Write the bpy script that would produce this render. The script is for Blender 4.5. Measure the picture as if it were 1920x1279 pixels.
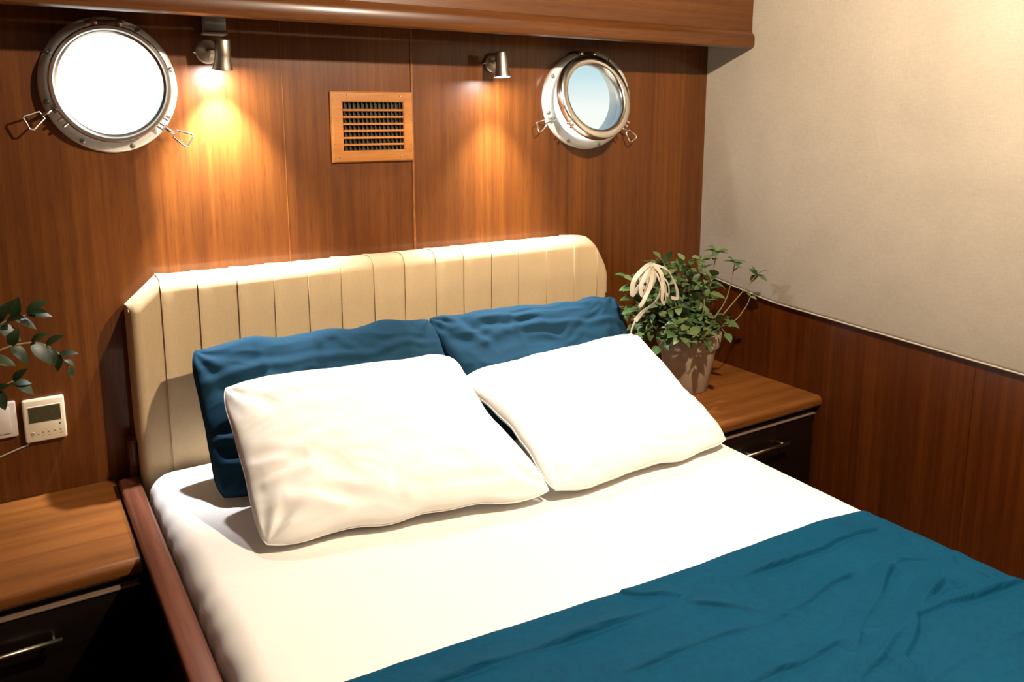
import bpy, bmesh, math, random
from mathutils import Vector, Matrix, noise
random.seed(7)
PI = math.pi
scn = bpy.context.scene
for o in list(bpy.data.objects): bpy.data.objects.remove(o)
C = scn.collection

# ------------------------------------------------------------------ camera
cam_d = bpy.data.cameras.new('camera'); cam = bpy.data.objects.new('camera', cam_d); C.objects.link(cam)
scn.camera = cam
PCX, PCY, FPX = 961.0, 485.25, 1528.64
def unit(x, y, z):
    return Vector((x, y, z)).normalized()
_X = unit(3418-PCX, 214-PCY, FPX); _Y = unit(-20-PCX, 214-PCY, FPX); _Z = -unit(0, 9100-PCY, FPX)
right = Vector((_X.x, _Y.x, _Z.x)); up = -Vector((_X.y, _Y.y, _Z.y)); back = -Vector((_X.z, _Y.z, _Z.z))
R = Matrix((right, up, back)).transposed().to_4x4()
cam.matrix_world = Matrix.Translation((0, -2.2, 1.47)) @ R
cam_d.sensor_width = 36; cam_d.lens = FPX/1920*36
cam_d.shift_x = -(PCX-960)/1920; cam_d.shift_y = (PCY-639.5)/1920
cam_d.clip_start = 0.05

# ------------------------------------------------------------------ exposure, world
vs = scn.view_settings
vs.view_transform = 'Standard'; vs.look = 'None'; vs.gamma = 1; vs.exposure = 0.15; vs.use_curve_mapping = False
w = bpy.data.worlds.new('sky'); scn.world = w; w.use_nodes = True
nt = w.node_tree; nt.nodes.clear()
wo = nt.nodes.new('ShaderNodeOutputWorld'); bg = nt.nodes.new('ShaderNodeBackground')
tc = nt.nodes.new('ShaderNodeTexCoord'); sp = nt.nodes.new('ShaderNodeSeparateXYZ'); cr = nt.nodes.new('ShaderNodeValToRGB')
nt.links.new(tc.outputs['Generated'], sp.inputs[0]); nt.links.new(sp.outputs['Z'], cr.inputs[0])
cr.color_ramp.elements[0].position = 0.0; cr.color_ramp.elements[0].color = (1, .99, .95, 1)
cr.color_ramp.elements[1].position = 0.35; cr.color_ramp.elements[1].color = (.35, .55, .8, 1)
e = cr.color_ramp.elements.new(.006); e.color = (1, .99, .95, 1)
e = cr.color_ramp.elements.new(.055); e.color = (.56, .78, .86, 1)
nt.links.new(cr.outputs[0], bg.inputs[0]); bg.inputs[1].default_value = 2.4
nt.links.new(bg.outputs[0], wo.inputs[0])

# ------------------------------------------------------------------ lights
def light(name, kind, loc, energy, col, size=.03, target=None, cone=None, blend=.5):
    d = bpy.data.lights.new(name, kind); o = bpy.data.objects.new(name, d); C.objects.link(o)
    o.location = loc; d.energy = energy; d.color = col
    if kind == 'AREA': d.shape = 'DISK'; d.size = size
    else: d.shadow_soft_size = size
    if kind == 'SPOT': d.spot_size = cone; d.spot_blend = blend
    if target is not None:
        o.rotation_euler = (Vector(target)-Vector(loc)).to_track_quat('-Z', 'Y').to_euler()
    return o
WARM = (1.0, .83, .63)
CEIL = 2.22
CEILING_AND_FILL_LAMPS = [(1.25, -1.50, 165), (-.35, -2.95, 5), (1.5, -3.2, 5)]  # first is the key lamp; the other two are unseen fills added to brighten
for x, y, p in CEILING_AND_FILL_LAMPS:
    light('ceiling_and_fill_light', 'SPOT', (x, y, CEIL-.03), p, WARM, .025, (x, y, 0), math.radians(172), .15)
COOL = (.97, .97, 1.0)
LAMP1 = Vector((.497, -.085, 1.625)); LAMP2 = Vector((1.298, -.085, 1.625))   # pivots of the two wall lamps
LAMP1_DIR = Vector((0, .20, -1)).normalized(); LAMP2_DIR = Vector((.02, -.06, -1)).normalized()
for P_, D_, k_ in ((LAMP1, LAMP1_DIR, 1.4), (LAMP2, LAMP2_DIR, .95)):
    light('reading_lamp_light', 'SPOT', P_+D_*.050, 85*k_, COOL, .012, P_+D_, math.radians(80), 1.0)
    light('reading_lamp_spill', 'AREA', P_+D_*.0485, 2.6*k_, COOL, .036, P_+D_)

# ------------------------------------------------------------------ helpers
def new_obj(name, me, parent=None):
    o = bpy.data.objects.new(name, me); C.objects.link(o)
    if parent: o.parent = parent
    return o
def tag(o, label=None, cat=None, group=None, kind=None):
    if label: o['label'] = label
    if cat: o['category'] = cat
    if group: o['group'] = group
    if kind: o['kind'] = kind
    return o
def thing(name, loc=(0, 0, 0), label=None, cat=None, group=None, kind=None):
    o = new_obj(name, None); o.location = loc; o.empty_display_size = .05
    return tag(o, label, cat, group, kind)
def root_loc(p):
    v = Vector((0, 0, 0))
    while p is not None: v += p.location; p = p.parent
    return v
def from_data(name, verts, faces, mat, parent=None, smooth=True, base=None):
    off = root_loc(parent)
    if base is not None: off = off + Vector(base)
    me = bpy.data.meshes.new(name)
    me.from_pydata([tuple(Vector(v)-off) for v in verts], [], faces)
    me.materials.append(mat)
    if smooth: me.polygons.foreach_set('use_smooth', [True]*len(me.polygons))
    me.update()
    o = new_obj(name, me, parent)
    if base is not None: o.location = base
    return o
def from_bm(name, bm, mat, parent=None, smooth=False, base=None, angle=None):
    off = root_loc(parent)
    if base is not None: off = off + Vector(base)
    bmesh.ops.recalc_face_normals(bm, faces=bm.faces)
    for v in bm.verts: v.co -= off
    me = bpy.data.meshes.new(name); bm.to_mesh(me); bm.free(); me.materials.append(mat)
    if smooth: me.polygons.foreach_set('use_smooth', [True]*len(me.polygons))
    if angle and hasattr(me, 'set_sharp_from_angle'):
        me.polygons.foreach_set('use_smooth', [True]*len(me.polygons)); me.set_sharp_from_angle(angle=angle)
    o = new_obj(name, me, parent)
    if base is not None: o.location = base
    return o
def add_box(bm, lo, hi, bevel=0, seg=2, rot=None):
    lo = Vector(lo); hi = Vector(hi); c = (lo+hi)/2; s = hi-lo
    r = bmesh.ops.create_cube(bm, size=1)
    vs_ = r['verts']
    for v in vs_: v.co = Vector((v.co.x*s.x, v.co.y*s.y, v.co.z*s.z))
    if bevel:
        es = list({e for v in vs_ for e in v.link_edges})
        r2 = bmesh.ops.bevel(bm, geom=es, offset=bevel, segments=seg, affect='EDGES', profile=.5)
        vs_ = list({v for f in r2['faces'] for v in f.verts} | {v for v in vs_ if v.is_valid})
    for v in vs_:
        if rot is not None: v.co = rot @ v.co
        v.co += c
    return vs_
def box(name, lo, hi, mat, parent=None, bevel=0, seg=2, base=None, rot=None):
    bm = bmesh.new(); add_box(bm, lo, hi, bevel, seg, rot)
    return from_bm(name, bm, mat, parent, base=base, angle=math.radians(35) if bevel else None)
def frame_of(d):
    d = Vector(d).normalized(); a = Vector((0, 0, 1)) if abs(d.z) < .9 else Vector((1, 0, 0))
    u = d.cross(a).normalized(); return u, d.cross(u).normalized()
def tube_data(pts, rad, n=8, closed=False, cap=True):
    pts = [Vector(p) for p in pts]; N = len(pts); V = []; F = []
    rr = rad if isinstance(rad, (list, tuple)) else [rad]*N
    pu = None
    for i, p in enumerate(pts):
        if closed: d = pts[(i+1) % N]-pts[i-1]
        else: d = pts[min(i+1, N-1)]-pts[max(i-1, 0)]
        d.normalize()
        if pu is None: u, v = frame_of(d)
        else:
            u = (pu - d*pu.dot(d)).normalized(); v = d.cross(u)
        pu = u
        for k in range(n):
            a = 2*PI*k/n; V.append(p+(u*math.cos(a)+v*math.sin(a))*rr[i])
    M = N if closed else N-1
    for i in range(M):
        for k in range(n):
            a = i*n+k; b = i*n+(k+1) % n; j = (i+1) % N
            F.append((a, b, j*n+(k+1) % n, j*n+k))
    if cap and not closed:
        F.append(tuple(range(n))[::-1]); F.append(tuple((N-1)*n+k for k in range(n)))
    return V, F
def tube(name, pts, rad, mat, parent=None, n=8, closed=False, base=None):
    V, F = tube_data(pts, rad, n, closed)
    return from_data(name, V, F, mat, parent, base=base)
def lathe_data(prof, origin, axis=(0, 0, 1), n=32, sx=1.0, closed=False):
    """prof: list of (radius, along). axis 'along' direction"""
    ax = Vector(axis).normalized()
    if abs(ax.y) > .99: u, v = Vector((1, 0, 0)), Vector((0, 0, 1))
    else: u, v = frame_of(ax)
    o = Vector(origin); V = []; F = []
    for r, h in prof:
        for k in range(n):
            a = 2*PI*k/n; V.append(o+ax*h+u*(math.cos(a)*r*sx)+v*(math.sin(a)*r))
    m = len(prof); rng = m if closed else m-1
    for i in range(rng):
        for k in range(n):
            j = (i+1) % m
            F.append((i*n+k, i*n+(k+1) % n, j*n+(k+1) % n, j*n+k))
    return V, F
def lathe(name, prof, origin, axis, mat, parent=None, n=32, sx=1.0, closed=False, sharp=40, base=None):
    V, F = lathe_data(prof, origin, axis, n, sx, closed)
    bm = bmesh.new(); vs_ = [bm.verts.new(v) for v in V]
    for f in F: bm.faces.new([vs_[i] for i in f])
    bmesh.ops.remove_doubles(bm, verts=bm.verts, dist=1e-5)
    return from_bm(name, bm, mat, parent, angle=math.radians(sharp), base=base)
def grid_data(rows, cyc=False):
    m = len(rows); n = len(rows[0]); V = [p for r in rows for p in r]; F = []
    for i in range(m-1):
        for j in range(n if cyc else n-1):
            k = (j+1) % n
            F.append((i*n+j, i*n+k, (i+1)*n+k, (i+1)*n+j))
    return V, F
def sm(a, b, x):
    t = min(1, max(0, (x-a)/(b-a))); return t*t*(3-2*t)
def fbm(p, oct=3):
    return noise.fractal(Vector(p), 1.0, 2.0, oct)

# ------------------------------------------------------------------ materials
def mat_new(name):
    m = bpy.data.materials.new(name); m.use_nodes = True
    return m, m.node_tree, m.node_tree.nodes['Principled BSDF']
def mapping(nt, scale, rot=(0, 0, 0), src='Object'):
    t = nt.nodes.new('ShaderNodeTexCoord'); mp = nt.nodes.new('ShaderNodeMapping')
    mp.inputs['Scale'].default_value = scale; mp.inputs['Rotation'].default_value = rot
    nt.links.new(t.outputs[src], mp.inputs[0]); return mp.outputs[0]
def noise_node(nt, vec, scale, detail=4, rough=.55):
    n = nt.nodes.new('ShaderNodeTexNoise'); n.inputs['Scale'].default_value = scale
    n.inputs['Detail'].default_value = detail; n.inputs['Roughness'].default_value = rough
    nt.links.new(vec, n.inputs['Vector']); return n.outputs['Fac']
def ramp(nt, fac, stops):
    r = nt.nodes.new('ShaderNodeValToRGB')
    while len(r.color_ramp.elements) < len(stops): r.color_ramp.elements.new(.5)
    for e, (p, c) in zip(r.color_ramp.elements, stops):
        e.position = p; e.color = (*c, 1)
    nt.links.new(fac, r.inputs[0]); return r.outputs[0]
def mix(nt, fac, a, b, mode='MIX'):
    m = nt.nodes.new('ShaderNodeMix'); m.data_type = 'RGBA'; m.blend_type = mode
    for s, x in ((0, fac), (6, a), (7, b)):
        if hasattr(x, 'links'): nt.links.new(x, m.inputs[s])
        elif isinstance(x, (int, float)): m.inputs[s].default_value = x
        else: m.inputs[s].default_value = (*x, 1)
    return m.outputs[2]
def bump(nt, bsdf, h, strength, dist):
    b = nt.nodes.new('ShaderNodeBump'); b.inputs['Strength'].default_value = strength; b.inputs['Distance'].default_value = dist
    nt.links.new(h, b.inputs['Height']); nt.links.new(b.outputs[0], bsdf.inputs['Normal']); return b
def wood(name, dark, mid, lite, axis='z', rough=.3, coat=.35, crough=.12, fine=1.0):
    m, nt, b = mat_new(name)
    lo, hi = .9, 55*fine
    sc = {'z': (hi, hi, lo*1.3), 'x': (lo*1.3, hi, hi), 'y': (hi, lo*1.3, hi)}[axis]
    sc2 = {'z': (9, 9, .35), 'x': (.35, 9, 9), 'y': (9, .35, 9)}[axis]
    sc3 = {'z': (240, 240, 14), 'x': (14, 240, 240), 'y': (240, 14, 240)}[axis]
    a = noise_node(nt, mapping(nt, sc), 1, 5, .6)
    c = noise_node(nt, mapping(nt, sc2), 1, 3, .5)
    d = noise_node(nt, mapping(nt, sc3), 1, 2, .5)
    base = ramp(nt, a, [(.28, dark), (.5, mid), (.72, lite)])
    broad = ramp(nt, c, [(.3, (.72, .70, .68)), (.7, (1.12, 1.12, 1.1))])
    pores = ramp(nt, d, [(.30, (.55, .5, .45)), (.46, (1, 1, 1))])
    col = mix(nt, 1, base, broad, 'MULTIPLY'); col = mix(nt, .55, col, pores, 'MULTIPLY')
    nt.links.new(col, b.inputs['Base Color'])
    b.inputs['Roughness'].default_value = rough
    b.inputs['Specular IOR Level'].default_value = .3
    b.inputs['Coat Weight'].default_value = coat; b.inputs['Coat Roughness'].default_value = crough
    bump(nt, b, a, .08, .002)
    return m
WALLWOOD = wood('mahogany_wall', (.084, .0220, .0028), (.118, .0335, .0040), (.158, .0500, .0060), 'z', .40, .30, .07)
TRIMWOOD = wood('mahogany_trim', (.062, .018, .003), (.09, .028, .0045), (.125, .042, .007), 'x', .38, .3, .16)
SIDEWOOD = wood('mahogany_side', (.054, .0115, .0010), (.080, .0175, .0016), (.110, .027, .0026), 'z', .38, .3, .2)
TOPWOOD = wood('mahogany_top', (.17, .055, .010), (.22, .075, .015), (.27, .10, .021), 'x', .42, .2, .25, .7)
RAILWOOD = wood('bed_rail_wood', (.09, .028, .016), (.13, .042, .024), (.18, .062, .036), 'y', .35, .35, .2)
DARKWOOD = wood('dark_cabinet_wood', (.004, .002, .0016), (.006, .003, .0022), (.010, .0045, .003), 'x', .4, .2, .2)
VENTWOOD = wood('vent_plastic_wood', (.36, .125, .022), (.42, .155, .028), (.47, .18, .035), 'x', .5, .1, .3)
def plain(name, col, rough=.5, metal=0, **kw):
    m, nt, b = mat_new(name); b.inputs['Roughness'].default_value = rough; b.inputs['Metallic'].default_value = metal
    n = noise_node(nt, mapping(nt, (1, 1, 1)), kw.get('ns', 60), 3)
    v = kw.get('var', .06)
    c = ramp(nt, n, [(.3, tuple(x*(1-v) for x in col)), (.7, tuple(min(1, x*(1+v)) for x in col))])
    nt.links.new(c, b.inputs['Base Color'])
    if kw.get('bump'): bump(nt, b, n, kw['bump'], .002)
    if kw.get('trans'): b.inputs['Transmission Weight'].default_value = kw['trans']
    return m
def fabric(name, col, scale=900, v=.10, b_=.25, sheen=.2, rough=.85, wave=True, blotch=.05, spec=.5):
    m, nt, b = mat_new(name); b.inputs['Roughness'].default_value = rough
    b.inputs['Sheen Weight'].default_value = sheen; b.inputs['Specular IOR Level'].default_value = spec
    x = noise_node(nt, mapping(nt, (scale, scale, scale*.06)), 1, 2)
    y = noise_node(nt, mapping(nt, (scale*.06, scale*.06, scale)), 1, 2)
    m2 = nt.nodes.new('ShaderNodeMath'); m2.operation = 'ADD'; nt.links.new(x, m2.inputs[0]); nt.links.new(y, m2.inputs[1])
    hf = nt.nodes.new('ShaderNodeMath'); hf.operation = 'MULTIPLY'; hf.inputs[1].default_value = .5; nt.links.new(m2.outputs[0], hf.inputs[0])
    c = ramp(nt, hf.outputs[0], [(.36, tuple(k*(1-v) for k in col)), (.64, tuple(min(1, k*(1+v)) for k in col))])
    n = noise_node(nt, mapping(nt, (1, 1, 1)), 5, 4)
    bl = ramp(nt, n, [(.3, (1-blotch,)*3), (.7, (1+blotch,)*3)])
    c = mix(nt, 1, c, bl, 'MULTIPLY'); nt.links.new(c, b.inputs['Base Color'])
    bump(nt, b, hf.outputs[0], b_, .0008)
    return m
CREAMWALL = fabric('linen_wall_cloth', (.40, .345, .275), 800, .09, .3, .1, blotch=.06)
PIPING = plain('wall_piping', (.46, .40, .32), .7)
HEADCLOTH = fabric('headboard_cloth', (.52, .375, .205), 900, .06, .25, .05, blotch=.03)
SHEET = fabric('white_cotton', (.86, .83, .78), 1500, .02, .08, .0, blotch=.01)
PILLOWWHITE = fabric('white_pillow_cotton', (.87, .84, .79), 1500, .02, .08, .0, blotch=.01)
BLUE = fabric('teal_blue_cotton', (.0002, .056, .118), 1300, .14, .15, .0, .75, spec=.12, blotch=.06)
BLUEP = fabric('blue_pillow_cotton', (.007, .036, .066), 1300, .14, .15, .0, .9, spec=.15, blotch=.08)
STEEL = plain('polished_steel', (.80, .78, .73), .22, 1, var=.05, ns=8)
SATIN = plain('satin_steel', (.80, .78, .70), .36, .35, var=.04, ns=8)
STEELDARK = plain('steel_screw', (.34, .32, .28), .35, 1)
LAMPMETAL = plain('brushed_nickel', (.52, .47, .38), .36, 1, var=.06, ns=30)
GREYBOX = plain('grey_plastic', (.22, .20, .165), .5)
WHITEPLASTIC = plain('cream_plastic', (.70, .60, .43), .4, var=.02)
WHITEPLATE = plain('pale_switch_plastic', (.55, .47, .40), .4, var=.02)
LCD = plain('lcd_glass', (.060, .050, .026), .22, var=.12, ns=200)
BTN = plain('rubber_button', (.30, .23, .14), .5)
BLACK = plain('black_void', (.012, .009, .007), .6)
LITEDGE = plain('painted_lit_edge', (.20, .13, .09), .4)  # pale colour holds the light caught on the drawer front edge
HANDLE = plain('brass_nickel_handle', (.50, .44, .32), .3, 1)
POTCLAY = plain('pale_clay', (.40, .31, .215), .8, var=.10, ns=25, bump=.3)
SOIL = plain('soil', (.022, .014, .008), .95, var=.3, ns=80, bump=.8)
STEM = plain('stem', (.20, .16, .06), .6)
RIBBON = plain('raffia_ribbon', (.46, .40, .31), .6)
CEILMAT = plain('ceiling_panel', (.62, .55, .44), .8, var=.03)
FLOORMAT = wood('floor_boards', (.10, .04, .015), (.16, .07, .025), (.22, .10, .04), 'y', .4, .2, .2, .6)
def leafmat(name, a, b2, c):
    m, nt, b = mat_new(name); b.inputs['Roughness'].default_value = .42
    oi = nt.nodes.new('ShaderNodeObjectInfo')
    col = ramp(nt, oi.outputs['Random'], [(0, a), (.6, b2), (1, c)])
    n = noise_node(nt, mapping(nt, (1, 1, 1)), 90, 2)
    col = mix(nt, 1, col, ramp(nt, n, [(.3, (.8, .8, .8)), (.7, (1.15, 1.15, 1.1))]), 'MULTIPLY')
    nt.links.new(col, b.inputs['Base Color'])
    b.inputs['Subsurface Weight'].default_value = 0
    return m
LEAF = leafmat('shrub_leaf', (.045, .095, .028), (.080, .135, .042), (.17, .20, .075))
LEAFDARKSHADE = leafmat('shaded_dark_leaf', (.008, .020, .006), (.012, .028, .008), (.035, .055, .018))  # dark leaves, lowered further for the shadow they stand in
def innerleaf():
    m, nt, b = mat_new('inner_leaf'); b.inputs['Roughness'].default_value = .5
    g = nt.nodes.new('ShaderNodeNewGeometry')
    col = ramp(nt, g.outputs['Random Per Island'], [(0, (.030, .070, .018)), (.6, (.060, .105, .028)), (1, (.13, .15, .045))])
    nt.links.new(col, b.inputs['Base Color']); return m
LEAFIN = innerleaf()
def glass(name, col, rough=0):
    m, nt, b = mat_new(name); nt.nodes.remove(b)
    out = nt.nodes['Material Output']
    t = nt.nodes.new('ShaderNodeBsdfTransparent'); t.inputs[0].default_value = (*col, 1)
    g = nt.nodes.new('ShaderNodeBsdfGlossy'); g.inputs[1].default_value = .03
    mx = nt.nodes.new('ShaderNodeMixShader'); fr = nt.nodes.new('ShaderNodeFresnel'); fr.inputs[0].default_value = 1.45
    nt.links.new(fr.outputs[0], mx.inputs[0]); nt.links.new(t.outputs[0], mx.inputs[1]); nt.links.new(g.outputs[0], mx.inputs[2])
    nt.links.new(mx.outputs[0], out.inputs[0]); return m
GLASS1 = glass('clear_port_glass', (.94, .96, .95)); GLASS2 = glass('tinted_port_glass', (.355, .38, .375))
def emit(name, col, s):
    m, nt, b = mat_new(name); b.inputs['Emission Color'].default_value = (*col, 1); b.inputs['Emission Strength'].default_value = s
    b.inputs['Base Color'].default_value = (*col, 1); return m
LED = emit('led_lens', (.93, .96, 1.0), 60); DOWNLED = emit('downlight_lens', (1, .85, .65), 8)

# ------------------------------------------------------------------ room shell
XR = 2.245; XL = -1.3; YF = -3.7
SX = 1.043; SX0 = .665
floor = box('floor', (XL-.05, YF-.05, -.05), (XR+.05, .10, 0), FLOORMAT); tag(floor, kind='structure')
ceil = box('ceiling', (XL-.05, YF-.05, CEIL), (XR+.05, .10, CEIL+.05), CEILMAT); tag(ceil, kind='structure')
wall_back = thing('wall_back', (0, 0, 0), kind='structure')
PORT = {1: (.250, 1.537, .151, .159), 2: (1.681, 1.515, .181, .160)}     # centre x, z, flange radii on x and z
BORE = {1: (.124, .130), 2: (.146, .133)}
def panel_with_hole(x0, x1, c, z, rx, rz, name='veneer_panel', y0=0.0, y1=.05, z0=0.0, z1=CEIL):
    bm = bmesh.new(); n = 64; E = []; B = []; E2 = []; B2 = []
    for k in range(n):
        a = 2*PI*k/n; ca, sa = math.cos(a), math.sin(a)
        tx = (x1-c)/ca if ca > 1e-9 else ((x0-c)/ca if ca < -1e-9 else 1e9)
        tz = (z1-z)/sa if sa > 1e-9 else ((z0-z)/sa if sa < -1e-9 else 1e9)
        t = min(tx, tz)
        E.append(bm.verts.new((c+rx*ca, y0, z+rz*sa))); B.append(bm.verts.new((c+t*ca, y0, z+t*sa)))
        E2.append(bm.verts.new((c+rx*ca, y1, z+rz*sa))); B2.append(bm.verts.new((c+t*ca, y1, z+t*sa)))
    def corner_fix(L, y):
        # extra corner triangles
        for (cx_, cz_) in ((x0, z0), (x1, z0), (x1, z1), (x0, z1)):
            ang = math.atan2(cz_-z, cx_-c) % (2*PI); k = int(ang/(2*PI/n))
            v = bm.verts.new((cx_, y, cz_)); a_, b_ = L[k], L[(k+1) % n]
            try: bm.faces.new((a_, b_, v))
            except ValueError: pass
    for k in range(n):
        j = (k+1) % n
        bm.faces.new((E[k], E[j], B[j], B[k])); bm.faces.new((E2[k], B2[k], B2[j], E2[j])); bm.faces.new((E[k], E2[k], E2[j], E[j]))
    corner_fix(B, y0); corner_fix(B2, y1)
    bmesh.ops.remove_doubles(bm, verts=bm.verts, dist=1e-5)
    return from_bm(name, bm, WALLWOOD, wall_back)
panel_with_hole(XL, SX0, PORT[1][0], PORT[1][1], *BORE[1])
box('veneer_panel', (SX0, 0, 0), (SX, .05, CEIL), WALLWOOD, wall_back)
panel_with_hole(SX, XR+.02, PORT[2][0], PORT[2][1], *BORE[2])
box('joint_strip', (SX-.0035, -.003, 0), (SX+.0035, .002, CEIL), TOPWOOD, wall_back, .001, 1)
box('joint_strip', (SX0-.0008, -.0006, 0), (SX0+.0008, .002, CEIL), TOPWOOD, wall_back)
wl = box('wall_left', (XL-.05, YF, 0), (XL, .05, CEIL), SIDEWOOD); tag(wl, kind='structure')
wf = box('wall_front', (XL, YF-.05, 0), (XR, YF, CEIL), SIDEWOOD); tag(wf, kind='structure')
# right wall: wooden lower boards and padded cloth upper panel with a curved lower edge
wall_right = thing('wall_right', (XR, 0, 0), kind='structure')
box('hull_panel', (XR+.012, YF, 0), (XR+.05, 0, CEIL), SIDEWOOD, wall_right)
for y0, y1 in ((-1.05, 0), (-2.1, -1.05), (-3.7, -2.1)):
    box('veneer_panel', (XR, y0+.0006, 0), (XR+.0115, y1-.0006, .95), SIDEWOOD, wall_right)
def creamz(y):
    y = -y
    return .877 - .062*min(y, .35)/.35*.55 - .046*y + .004*y*y if y < 3.8 else .75
ys = [-.0005 - i*(3.69/60) for i in range(61)]
rows = []
prof = [(.012, 0.0), (-.006, .0), (-.0125, .004), (-.015, .012), (-.015, .5), (-.015, 1.0)]
for y in ys:
    z0 = creamz(y); r = []
    for i, (dx, dz) in enumerate(prof):
        z = z0+dz if i < 4 else (z0 + (CEIL-z0)*(.5 if i == 4 else 1))
        r.append(Vector((XR+dx + (fbm((y*3, z*3, 1))*.0015 if i > 3 else 0), y, z)))
    rows.append(r)
V, F = grid_data(rows); cw = from_data('cloth_panel', V, F, CREAMWALL, wall_right)
tube('edge_piping', [(XR-.012, y, creamz(y)+.001) for y in ys], .003, PIPING, wall_right, 8)
tube('edge_piping', [(XR-.012, -.004, z) for z in (creamz(0), 1.2, 1.6, CEIL)], .003, PIPING, wall_right, 8)

# pelmet board hanging across the top of the back wall, in front of it
pel = thing('trim_1', (0, -.205, 1.69), kind='structure')
bm = bmesh.new()
prof = [(-.205, CEIL), (-.205, 1.748), (-.209, 1.740), (-.2145, 1.735), (-.218, 1.726), (-.2185, 1.704), (-.214, 1.694), (-.206, 1.6905), (-.186, 1.6905), (-.180, 1.696), (-.180, CEIL)]
A = [bm.verts.new((XL, y, z)) for y, z in prof[1:-1]]; B = [bm.verts.new((XR-.017, y, z)) for y, z in prof[1:-1]]
for i in range(len(A)):
    j = (i+1) % len(A); bm.faces.new((A[i], A[j], B[j], B[i]))
bm.faces.new(A); bm.faces.new(B)
from_bm('lower_moulding', bm, TRIMWOOD, pel, angle=math.radians(30))
box('valance_board', (XL, -.205, 1.7485), (XR-.017, -.181, CEIL), TRIMWOOD, pel)

# ------------------------------------------------------------------ portholes
SCREW = None
def screw_mesh():
    V, F = lathe_data([(.0001, -.0032), (.0028, -.003), (.0050, -.0018), (.0056, 0)], (0, 0, 0), (0, 1, 0), 12)
    n0 = len(V)
    me = bpy.data.meshes.new('screw'); me.from_pydata([tuple(v) for v in V], [], F); me.materials.append(STEELDARK)
    return me
SCREW = screw_mesh()
def screw(parent, p, s=1.0):
    o = new_obj('screw', SCREW, parent); o.location = Vector(p)-root_loc(parent); o.scale = (s, s, s); return o
def latch(parent, p, ang, loopdir, size=1.0):
    """swing bolt with wire handle; ang: direction in the wall plane pointing outwards"""
    p = Vector(p); d = Vector((math.cos(ang), 0, math.sin(ang))); q = Vector((-d.z, 0, d.x))
    bm = bmesh.new()
    for s in (-1, 1):
        a = p - d*.006 + q*(.007*s)
        rot = Matrix.Rotation(-ang, 3, 'Y')
        add_box(bm, a-Vector((.012, .008, .0022)), a+Vector((.012, .006, .0022)), .001, 1, rot)
    l = from_bm('latch', bm, STEEL, parent, angle=.6)
    e = p + d*.030 + Vector((0, -.012, 0))
    tube('swing_bolt', [p+Vector((0, -.008, 0)), e], [.0042, .0036], STEEL, l, 10)
    ld = Vector((math.cos(loopdir), 0, math.sin(loopdir))); lq = Vector((-ld.z, 0, ld.x)); s = size
    c0 = e
    tri = [c0+lq*.010*s, c0+ld*.036*s+lq*.019*s+Vector((0, -.006, 0)), c0+ld*.044*s-lq*.002*s+Vector((0, -.008, 0)), c0+ld*.026*s-lq*.021*s+Vector((0, -.006, 0)), c0-lq*.010*s]
    tri = [c0+lq*.009*s, c0+ld*.034*s+lq*.017*s+Vector((0, -.007, 0)), c0+ld*.040*s+lq*.012*s+Vector((0, -.008, 0)),
           c0+ld*.036*s-lq*.015*s+Vector((0, -.008, 0)), c0+ld*.031*s-lq*.018*s+Vector((0, -.007, 0)), c0-lq*.009*s]
    tube('wire_handle', tri, .0024, STEEL, l, 8, closed=True)
    return l
def ring_prof(ri, ro, t0, t1, bev=.003):
    # closed profile in (radius, along -y) ; t0 wall side, t1 room side
    return [(ri, t0), (ri, t1-bev), (ri+bev, t1), (ro-bev*1.6, t1), (ro, t1-bev*1.4), (ro, t0)]
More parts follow.
